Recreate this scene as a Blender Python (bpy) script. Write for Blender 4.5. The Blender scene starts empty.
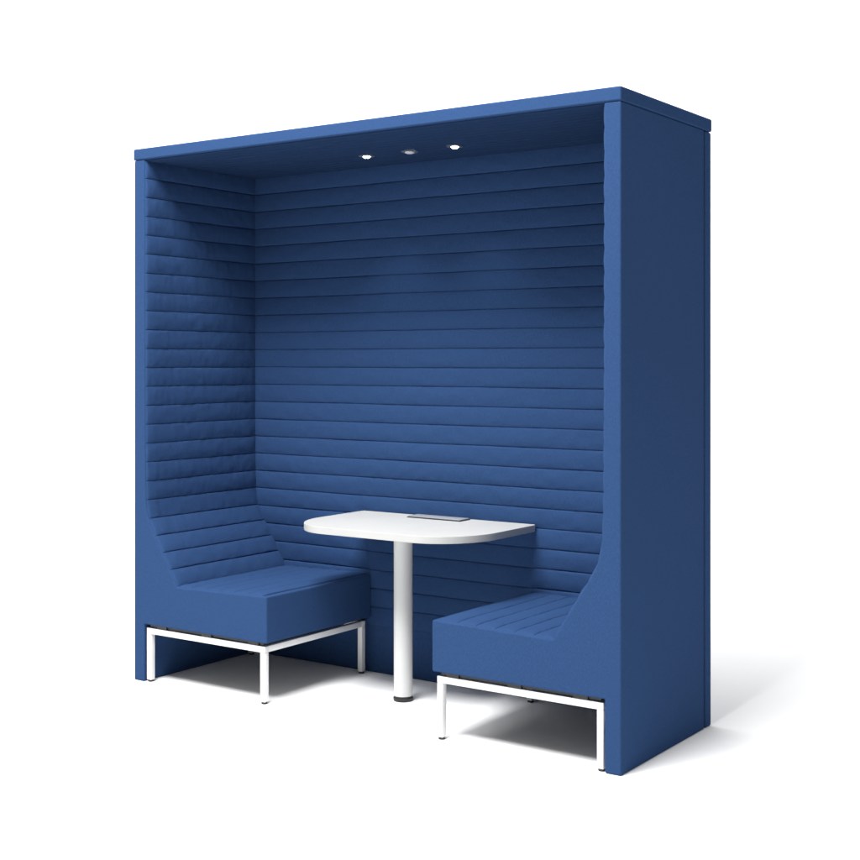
import bpy, bmesh, math, random
from mathutils import Vector, Matrix, noise
C = bpy.context.scene.collection
S = 1.12
W, D, H = 2.137, 0.69, 2.10
ZT = 2.055
random.seed(4)

# ---------------------------------------------------------------- materials
def mat(name, col, rough=0.5, metal=0.0, var=0.0, bump=0.0, bscale=300, emit=0, spec=0.5, weave=False):
    m = bpy.data.materials.new(name); m.use_nodes = True
    nt = m.node_tree; p = nt.nodes['Principled BSDF']
    p.inputs['Base Color'].default_value = (*col, 1)
    p.inputs['Roughness'].default_value = rough
    p.inputs['Metallic'].default_value = metal
    p.inputs['Specular IOR Level'].default_value = spec
    if emit:
        p.inputs['Emission Color'].default_value = (0.95, 0.98, 1, 1)
        p.inputs['Emission Strength'].default_value = emit
    tc = nt.nodes.new('ShaderNodeTexCoord')
    if var:
        n = nt.nodes.new('ShaderNodeTexNoise'); n.inputs['Scale'].default_value = 6 if not weave else 380
        n.inputs['Detail'].default_value = 4
        mp = nt.nodes.new('ShaderNodeMapping')
        if weave: mp.inputs['Scale'].default_value = (1, 1, 0.3)
        nt.links.new(tc.outputs['Object'], mp.inputs[0]); nt.links.new(mp.outputs[0], n.inputs['Vector'])
        r = nt.nodes.new('ShaderNodeMapRange')
        r.inputs['From Min'].default_value = 0.3; r.inputs['From Max'].default_value = 0.7
        r.inputs['To Min'].default_value = 1 - var; r.inputs['To Max'].default_value = 1 + var
        nt.links.new(n.outputs['Fac'], r.inputs['Value'])
        mx = nt.nodes.new('ShaderNodeVectorMath'); mx.operation = 'SCALE'
        mx.inputs[0].default_value = col
        nt.links.new(r.outputs[0], mx.inputs['Scale'])
        nt.links.new(mx.outputs[0], p.inputs['Base Color'])
    if bump:
        n2 = nt.nodes.new('ShaderNodeTexNoise'); n2.inputs['Scale'].default_value = bscale; n2.inputs['Detail'].default_value = 3
        nt.links.new(tc.outputs['Object'], n2.inputs['Vector'])
        b = nt.nodes.new('ShaderNodeBump'); b.inputs['Strength'].default_value = bump; b.inputs['Distance'].default_value = 0.0008
        nt.links.new(n2.outputs['Fac'], b.inputs['Height']); nt.links.new(b.outputs[0], p.inputs['Normal'])
    return m
BLUE = (0.0228, 0.0525, 0.132)
M = dict(
    fabric=mat('blue_wool_fabric', BLUE, 1.0, var=0.14, bump=0.25, bscale=750, spec=0.04, weave=True),
    ceiling=mat('blue_ceiling_fabric_painted_shade', tuple(c*0.55 for c in BLUE), 1.0, var=0.10, bump=0.2, bscale=750, spec=0.04, weave=True),  # booth blue darkened: the shade under the roof is painted into the colour
    floor=mat('white_studio_floor', (0.94, 0.94, 0.94), 0.8, var=0.004, spec=0.1),
    white=mat('white_powder_coat', (0.70, 0.70, 0.70), 0.35, var=0.01, bump=0.05, bscale=500),
    top=mat('white_laminate', (0.41, 0.41, 0.399), 0.5, var=0.03, bump=0.03, bscale=600, spec=0.25),
    column=mat('light_grey_coated_metal', (0.56, 0.56, 0.555), 0.45, var=0.01, spec=0.25),
    black=mat('black_plastic', (0.012, 0.012, 0.013), 0.5, var=0.05),
    alu=mat('brushed_aluminium', (0.45, 0.46, 0.48), 0.35, metal=0.9, var=0.04),
    cover=mat('satin_grey_cover', (0.25, 0.26, 0.28), 0.4, var=0.03),
    lamp=mat('lit_lens', (1, 1, 1), 0.3, emit=30),
    sensor=mat('frosted_sensor', (0.5, 0.52, 0.55), 0.25, var=0.03),
)

# ---------------------------------------------------------------- helpers
def wpos(o):
    v = Vector((0, 0, 0))
    while o: v += o.location; o = o.parent
    return v
def obj2(name, bm, m, parent=None, recalc=True, wn=False, angle=None, smooth=True):
    base = wpos(parent) if parent else Vector((0, 0, 0))
    if recalc: bmesh.ops.recalc_face_normals(bm, faces=bm.faces)
    bmesh.ops.translate(bm, verts=bm.verts, vec=-base)
    me = bpy.data.meshes.new(name); bm.to_mesh(me); bm.free()
    for p in me.polygons: p.use_smooth = smooth
    if angle: me.set_sharp_from_angle(angle=math.radians(angle))
    me.materials.append(m)
    o = bpy.data.objects.new(name, me); C.objects.link(o)
    if parent: o.parent = parent
    if wn:
        w = o.modifiers.new('weighted', 'WEIGHTED_NORMAL'); w.keep_sharp = True; w.weight = 100
    return o
def empty(name, loc, label, cat):
    o = bpy.data.objects.new(name, None); C.objects.link(o); o.location = loc
    o['label'] = label; o['category'] = cat; return o
def bevel_sharp(bm, off, seg=3, ang=30):
    bmesh.ops.recalc_face_normals(bm, faces=bm.faces)
    es = [e for e in bm.edges if len(e.link_faces) == 2 and e.calc_face_angle(0) > math.radians(ang)]
    bmesh.ops.bevel(bm, geom=es, offset=off, offset_type='OFFSET', segments=seg, profile=0.5, affect='EDGES', clamp_overlap=True)
def box(bm, x0, x1, y0, y1, z0, z1, bev=0.0, seg=2):
    t = bmesh.new()
    bmesh.ops.create_cube(t, size=1)
    for v in t.verts:
        v.co = Vector(((x0+x1)/2 + v.co.x*(x1-x0), (y0+y1)/2 + v.co.y*(y1-y0), (z0+z1)/2 + v.co.z*(z1-z0)))
    if bev: bevel_sharp(t, bev, seg)
    me = bpy.data.meshes.new('tmp'); t.to_mesh(me); t.free(); bm.from_mesh(me); bpy.data.meshes.remove(me)
def prism(bm, pts, axis, a0, a1):
    """closed outline; axis 'y': pts are (x,z); axis 'z': pts are (x,y)"""
    def P(p, a): return Vector((p[0], a, p[1])) if axis == 'y' else Vector((p[0], p[1], a))
    A = [bm.verts.new(P(p, a0)) for p in pts]; B = [bm.verts.new(P(p, a1)) for p in pts]
    n = len(pts)
    for i in range(n): bm.faces.new((A[i], A[(i+1) % n], B[(i+1) % n], B[i]))
    bm.faces.new(A); bm.faces.new(B[::-1])
def lathe(bm, cx, cy, prof, seg=40):
    rings = []
    for r, z in prof:
        rings.append([bm.verts.new((cx+r*math.cos(2*math.pi*i/seg), cy+r*math.sin(2*math.pi*i/seg), z)) for i in range(seg)])
    for a, b in zip(rings, rings[1:]):
        for i in range(seg): bm.faces.new((a[i], a[(i+1) % seg], b[(i+1) % seg], b[i]))
    bm.faces.new(rings[0]); bm.faces.new(rings[-1][::-1])

# ---------------------------------------------------------------- quilting
TS = [0, .010, .022, .038, .06, .10, .16, .26, .4, .6, .74, .84, .90, .94, .962, .978, .990]
def puff(t):
    # broad band that dives steeply into the stitch line
    if t <= 0 or t >= 1: return 0.0
    d = min(t, 1-t)
    return 0.50*(1-math.exp(-d/0.018)) + 0.50*math.sin(math.pi*t)**0.85
PITCH = 0.073
def quilt(path_at, L, nstrip, v0, v1, place, amp=0.0090, seed=0, nv=110, base=0.0010, border=0.012, wander=0.018, crease=1.0):
    """path_at(s)->(p,n) 2D point and normal; place(p,n2d,offset,v)->Vector"""
    bm = bmesh.new(); ss = []
    for k in range(nstrip):
        for t in TS: ss.append((k, t))
    ss.append((nstrip-1, 1.0))
    vs = [i/nv for i in range(nv+1)]
    ex = [0.003/(v1-v0), 0.007/(v1-v0)]
    vs = sorted(set(vs + ex + [1-e for e in ex]))
    rows = []
    for k, t in ss:
        row = []
        for f in vs:
            v = v0+(v1-v0)*f
            # the seams wander a millimetre or two
            a = noise.noise(Vector((v*2.7, k*4.1, seed))) * wander if k > 0 else 0
            b = noise.noise(Vector((v*2.7, (k+1)*4.1, seed))) * wander if k < nstrip-1 else 0
            s = min(max((k+t+a*(1-t)+b*t)/nstrip*L, 0), L)
            p, n = path_at(s)
            e = min(v-v0, v1-v)/border
            edge = 1.0 if e >= 1 else math.sqrt(max(0, 1-(1-e)**2))
            rim = min(1.0, (min(v-v0, v1-v)+0.01)/0.05)      # calmer close to the rim
            wv = noise.noise(Vector((v*3.1+seed*7, k*5.3, 0))) * 0.30 * crease
            wr = (noise.noise(Vector((v*17, s*34, seed*3.3+k*0.7))) * 0.22 + noise.noise(Vector((v*50+3, s*18, seed+k*2.0)))*0.09) * crease
            h = amp*puff(t)*(1+wv+wr)*(0.45+0.55*rim)
            pin = noise.noise(Vector((v*40, k*9.7, seed+5)))
            d = min(t, 1-t)
            h += amp*0.22*crease*pin*math.exp(-((d-0.1)/0.08)**2)*rim
            o = (base+h)*edge-0.002*(1-edge)
            row.append(bm.verts.new(place(p, n, o, v)))
        rows.append(row)
    for a, b in zip(rows, rows[1:]):
        for i in range(len(a)-1): bm.faces.new((a[i], a[i+1], b[i+1], b[i]))
    return bm

def catmull(P, n=8):
    out = []
    Q = [P[0]] + P + [P[-1]]
    for i in range(1, len(Q)-2):
        for j in range(n):
            t = j/n; a, b, c, d = Q[i-1], Q[i], Q[i+1], Q[i+2]
            out.append(tuple(0.5*((2*b[k]) + (-a[k]+c[k])*t + (2*a[k]-5*b[k]+4*c[k]-d[k])*t*t + (-a[k]+3*b[k]-3*c[k]+d[k])*t**3) for k in (0, 1)))
    out.append(P[-1]); return out
back_prof = [(0.058, ZT)] + catmull([(0.058, 1.50), (0.059, 1.10), (0.061, 0.85), (0.064, 0.735), (0.070, 0.678), (0.085, 0.630), (0.111, 0.584), (0.148, 0.527), (0.191, 0.459), (0.236, 0.388)], 6)
seat_prof = [(0.236, 0.388), (0.45, 0.392), (0.62, 0.396), (0.675, 0.397)]
def pather(poly, side):
    seg = []; L = 0
    for a, b in zip(poly, poly[1:]):
        l = math.dist(a, b); seg.append((L, l, a, b)); L += l
    def nrm(q):
        d = ((q[3][0]-q[2][0])/q[1], (q[3][1]-q[2][1])/q[1]); return Vector((-d[1], d[0]))*side
    N = [nrm(q) for q in seg]
    def at(s):
        for i, (s0, l, a, b) in enumerate(seg):
            if s <= s0+l+1e-9: break
        t = (s-s0)/l; n = N[i].copy()
        if l < 0.2:
            if t < 0.5 and i > 0: n = N[i-1].lerp(n, 0.5+t)
            elif t >= 0.5 and i < len(seg)-1: n = n.lerp(N[i+1], t-0.5)
        n.normalize()
        return (a[0]+(b[0]-a[0])*t, a[1]+(b[1]-a[1])*t), n
    return at, L

# ================================================================= booth
O = Vector((W/2, D/2, 0))
booth = empty('meeting_booth', O, 'high blue upholstered meeting booth with quilted walls, roof and two facing benches', 'booth')
YB = 0.640            # front face of the back panel
YS = 0.629            # rear end of the side walls
def side_wall(mirror):
    X = (lambda a: W-a) if mirror else (lambda a: a)
    inner = [p for p in reversed(back_prof)]
    poly = [(0, 0), (0.056, 0), (0.056, 0.226), (0.700, 0.226), (0.700, 0.398), (0.45, 0.3925)] + inner + [(0, ZT)]
    bm = bmesh.new(); prism(bm, [(X(a), z) for a, z in poly], 'y', 0.0, YS)
    bevel_sharp(bm, 0.006, 3, 40)
    w = obj2('side_wall', bm, M['fabric'], booth, wn=True, angle=60)
    def place(p, n, o, v): return Vector((X(p[0]+n.x*o), v, p[1]+n.y*o))
    at, L = pather(back_prof, 1)
    if at(0.3)[1].x < 0: at, L = pather(back_prof, -1)
    nb = round(L/PITCH)
    bm = quilt(at, L, nb, 0.0045, YB+0.004, place, seed=1+mirror, nv=90, amp=0.0102, crease=1.0)
    obj2('quilted_backrest', bm, M['fabric'], w)
    at, L2 = pather(seat_prof, 1)
    if at(0.2)[1].y < 0: at, L2 = pather(seat_prof, -1)
    bm = quilt(at, L2+0.0, 6, 0.0045, YB+0.004, place, seed=4+mirror, amp=0.0088, nv=90, wander=0.008, crease=0.6)
    obj2('quilted_seat', bm, M['fabric'], w)
    # steel frame
    t = 0.0225; xa, xb, ya, yb = 0.064, 0.684, 0.008, 0.612; zt = 0.212
    def bx(b, a0, a1, y0, y1, z0, z1, bev=0.0015):
        x0, x1 = sorted((X(a0), X(a1))); box(b, x0, x1, y0, y1, z0, z1, bev)
    bm = bmesh.new()
    bx(bm, xa, xb, ya, ya+t, zt-t, zt); bx(bm, xa, xb, yb-t, yb, zt-t, zt)
    bx(bm, xa, xa+t, ya+t, yb-t, zt-t, zt); bx(bm, xb-t, xb, ya+t, yb-t, zt-t, zt)
    obj2('base_frame', bm, M['white'], w, angle=30)
    for a0 in (xa, xb-t):
        for y0 in (ya, yb-t):
            bm = bmesh.new(); bx(bm, a0, a0+t, y0, y0+t, 0.008, zt-t-0.0004)
            obj2('leg', bm, M['white'], w, angle=30)
            bm = bmesh.new(); lathe(bm, X(a0+t/2), y0+t/2, [(0.010, 0.0), (0.0115, 0.002), (0.0115, 0.0078)], 20)
            obj2('foot_glide', bm, M['black'], w, angle=30)
    for a0 in (0.12, 0.36, 0.60):
        for y0 in (ya, yb-t):
            bm = bmesh.new(); bx(bm, a0, a0+0.05, y0+0.003, y0+t-0.003, zt+0.0002, 0.2262, 0)
            obj2('spacer', bm, M['black'], w, angle=30)
    bm = bmesh.new(); bx(bm, 0.075, 0.672, 0.016, 0.615, 0.2165, 0.2258, 0)
    obj2('seat_board', bm, M['black'], w, angle=30)
    return nb, L
nb, Lb = side_wall(False); side_wall(True)
step = Lb/nb

# back panel
bm = bmesh.new(); box(bm, 0.0, W, YB, D, 0.0, ZT-0.001, 0.007, 3)
bp = obj2('back_panel', bm, M['fabric'], booth, wn=True, angle=60)
nq = int((ZT-0.17)/step)
Lq = nq*step
bm = quilt(lambda s: ((0, ZT-s), Vector((0, 0))), Lq, nq, 0.050, W-0.050, lambda p, n, o, v: Vector((v, YB-o, p[1])), seed=9, nv=230, amp=0.0090)
obj2('quilted_lining', bm, M['fabric'], bp)

# roof
bm = bmesh.new(); box(bm, -0.002, W+0.002, -0.003, D+0.002, ZT+0.0004, H, 0.006, 4)
roof = obj2('roof', bm, M['fabric'], booth, wn=True, angle=60)
Lr = YB-0.012
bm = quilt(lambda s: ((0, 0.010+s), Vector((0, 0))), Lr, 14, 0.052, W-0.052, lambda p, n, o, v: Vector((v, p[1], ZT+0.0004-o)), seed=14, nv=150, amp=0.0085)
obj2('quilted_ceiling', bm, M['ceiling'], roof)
zc = ZT-0.0085
def downlight(x, y):
    bm = bmesh.new(); lathe(bm, x, y, [(0.031, zc+0.007), (0.031, zc-0.001), (0.029, zc-0.0025), (0.015, zc-0.0030), (0.0145, zc-0.001)], 40)
    obj2('downlight_ring', bm, M['alu'], roof, angle=40)
    bm = bmesh.new(); lathe(bm, x, y, [(0.0135, zc-0.0012), (0.0135, zc-0.0045), (0.009, zc-0.0075)], 32)
    obj2('downlight_lens', bm, M['lamp'], roof, angle=40)
    l = bpy.data.lights.new('downlight_lamp', 'SPOT'); l.energy = 15; l.spot_size = math.radians(80); l.spot_blend = 1.0
    l.shadow_soft_size = 0.02; l.color = (0.92, 0.96, 1)
    o = bpy.data.objects.new('downlight_lamp', l); C.objects.link(o); o.location = (x, y, zc-0.02)
for x in (W/2-0.203, W/2+0.203): downlight(x, 0.385)
bm = bmesh.new(); lathe(bm, W/2, 0.385, [(0.032, zc+0.007), (0.032, zc-0.002), (0.028, zc-0.004), (0.020, zc-0.004)], 40)
obj2('ceiling_sensor', bm, M['alu'], roof, angle=40)
bm = bmesh.new(); lathe(bm, W/2, 0.385, [(0.019, zc-0.0035), (0.018, zc-0.007), (0.010, zc-0.010), (0.003, zc-0.011)], 32)
obj2('sensor_lens', bm, M['sensor'], roof, angle=40)

# ================================================================= table
T = Vector((W/2-0.006, 0.352, 0))
tb = empty('meeting_table', T, 'white table with rounded front corners on a single round leg between the blue benches', 'table')
def rrect(x0, x1, y0, y1, rx, ry, rb):
    pts = []
    for cx, cy, ra, rc, a0 in ((x1-rb, y1-rb, rb, rb, 0), (x0+rb, y1-rb, rb, rb, 90), (x0+rx, y0+ry, rx, ry, 180), (x1-rx, y0+ry, rx, ry, 270)):
        k = 5 if ra == rb else 28
        for i in range(k+1):
            a = math.radians(a0+90*i/k); pts.append((cx+ra*math.cos(a), cy+rc*math.sin(a)))
    return pts
bm = bmesh.new(); prism(bm, rrect(0.664, 1.474, 0.112, 0.627, 0.205, 0.24, 0.012), 'z', 0.629, 0.655); bevel_sharp(bm, 0.0018, 2, 50)
top = obj2('tabletop', bm, M['top'], tb, wn=True, angle=50)
bm = bmesh.new(); lathe(bm, T.x, T.y, [(0.035, 0.020), (0.035, 0.6278)], 48)
obj2('column', bm, M['column'], tb, angle=40)
bm = bmesh.new(); lathe(bm, T.x, T.y, [(0.030, 0.0), (0.036, 0.002), (0.037, 0.006), (0.037, 0.012), (0.0335, 0.0135), (0.0335, 0.0198)], 48)
obj2('foot', bm, M['black'], tb, angle=40)
bm = bmesh.new(); lathe(bm, T.x, T.y, [(0.07, 0.6286), (0.07, 0.623), (0.036, 0.621)][::-1], 40)
obj2('mounting_flange', bm, M['column'], tb, angle=40)
bm = bmesh.new(); box(bm, 0.947, 1.195, 0.533, 0.607, 0.6545, 0.6575, 0.001)
sf = obj2('socket_frame', bm, M['black'], top, angle=30)
bm = bmesh.new(); box(bm, 0.950, 1.192, 0.537, 0.604, 0.6578, 0.662, 0.0015)
obj2('socket_cover', bm, M['cover'], top, angle=30)

# ================================================================= studio sheet
yaw = math.radians(34.9)
cam_p = Vector((3.9625, -3.6308, 1.266))
prof = [(-9, 0.0)] + [(7.5+3.0*math.sin(a), 3.0-3.0*math.cos(a)) for a in [math.pi/2*i/24 for i in range(25)]] + [(10.5, 9.0)]
bm = bmesh.new(); R = Matrix.Rotation(yaw, 4, 'Z'); rows = []
for y, z in prof:
    rows.append([bm.verts.new(R @ Vector((x, y, z))+Vector((W/2, 0, 0))) for x in (-16, 0, 16)])
for a, b in zip(rows, rows[1:]):
    for i in range(2): bm.faces.new((a[i], a[i+1], b[i+1], b[i]))
fl = obj2('floor', bm, M['floor'], None, recalc=False)
fl['kind'] = 'structure'

# ================================================================= lights
def area(name, loc, target, size, power, col=(1, 1, 1)):
    l = bpy.data.lights.new(name, 'AREA'); l.shape = 'RECTANGLE'; l.size, l.size_y = size; l.energy = power; l.color = col
    o = bpy.data.objects.new(name, l); C.objects.link(o); o.location = loc
    o.rotation_euler = (Vector(target)-Vector(loc)).to_track_quat('-Z', 'Y').to_euler()
area('key_softbox', (1.3, -2.3, 5.1), (0.95, 0.3, 0.7), (2.4, 1.6), 600)
area('overhead_softbox', (-0.6, -0.9, 6.0), (0.9, -0.4, 0), (6.5, 6.5), 640)
area('fill_softbox', (7.0, -0.6, 2.8), (1.8, 0.3, 1.7), (3.0, 3.0), 65)
bd = R @ Vector((0, 4.5, 6.5)); bt = R @ Vector((0, 10.5, 2.0))
area('backdrop_softbox', bd, bt, (10, 2), 1200)

w = bpy.data.worlds.new('World'); bpy.context.scene.world = w; w.use_nodes = True
w.node_tree.nodes['Background'].inputs[0].default_value = (1, 1, 1, 1)
w.node_tree.nodes['Background'].inputs[1].default_value = 0.25

# ================================================================= camera
cd = bpy.data.cameras.new('camera'); cam = bpy.data.objects.new('camera', cd); C.objects.link(cam)
cam.location = cam_p; cam.rotation_euler = (math.pi/2, 0, yaw)
cd.lens = 55.42; cd.sensor_width = 36; cd.shift_y = -70/860; cd.clip_end = 200
bpy.context.scene.camera = cam

# real-world size
for me in bpy.data.meshes: me.transform(Matrix.Scale(S, 4))
for o in bpy.data.objects: o.location = o.location*S
vs = bpy.context.scene.view_settings
vs.view_transform = 'Standard'; vs.look = 'None'; vs.exposure = 0
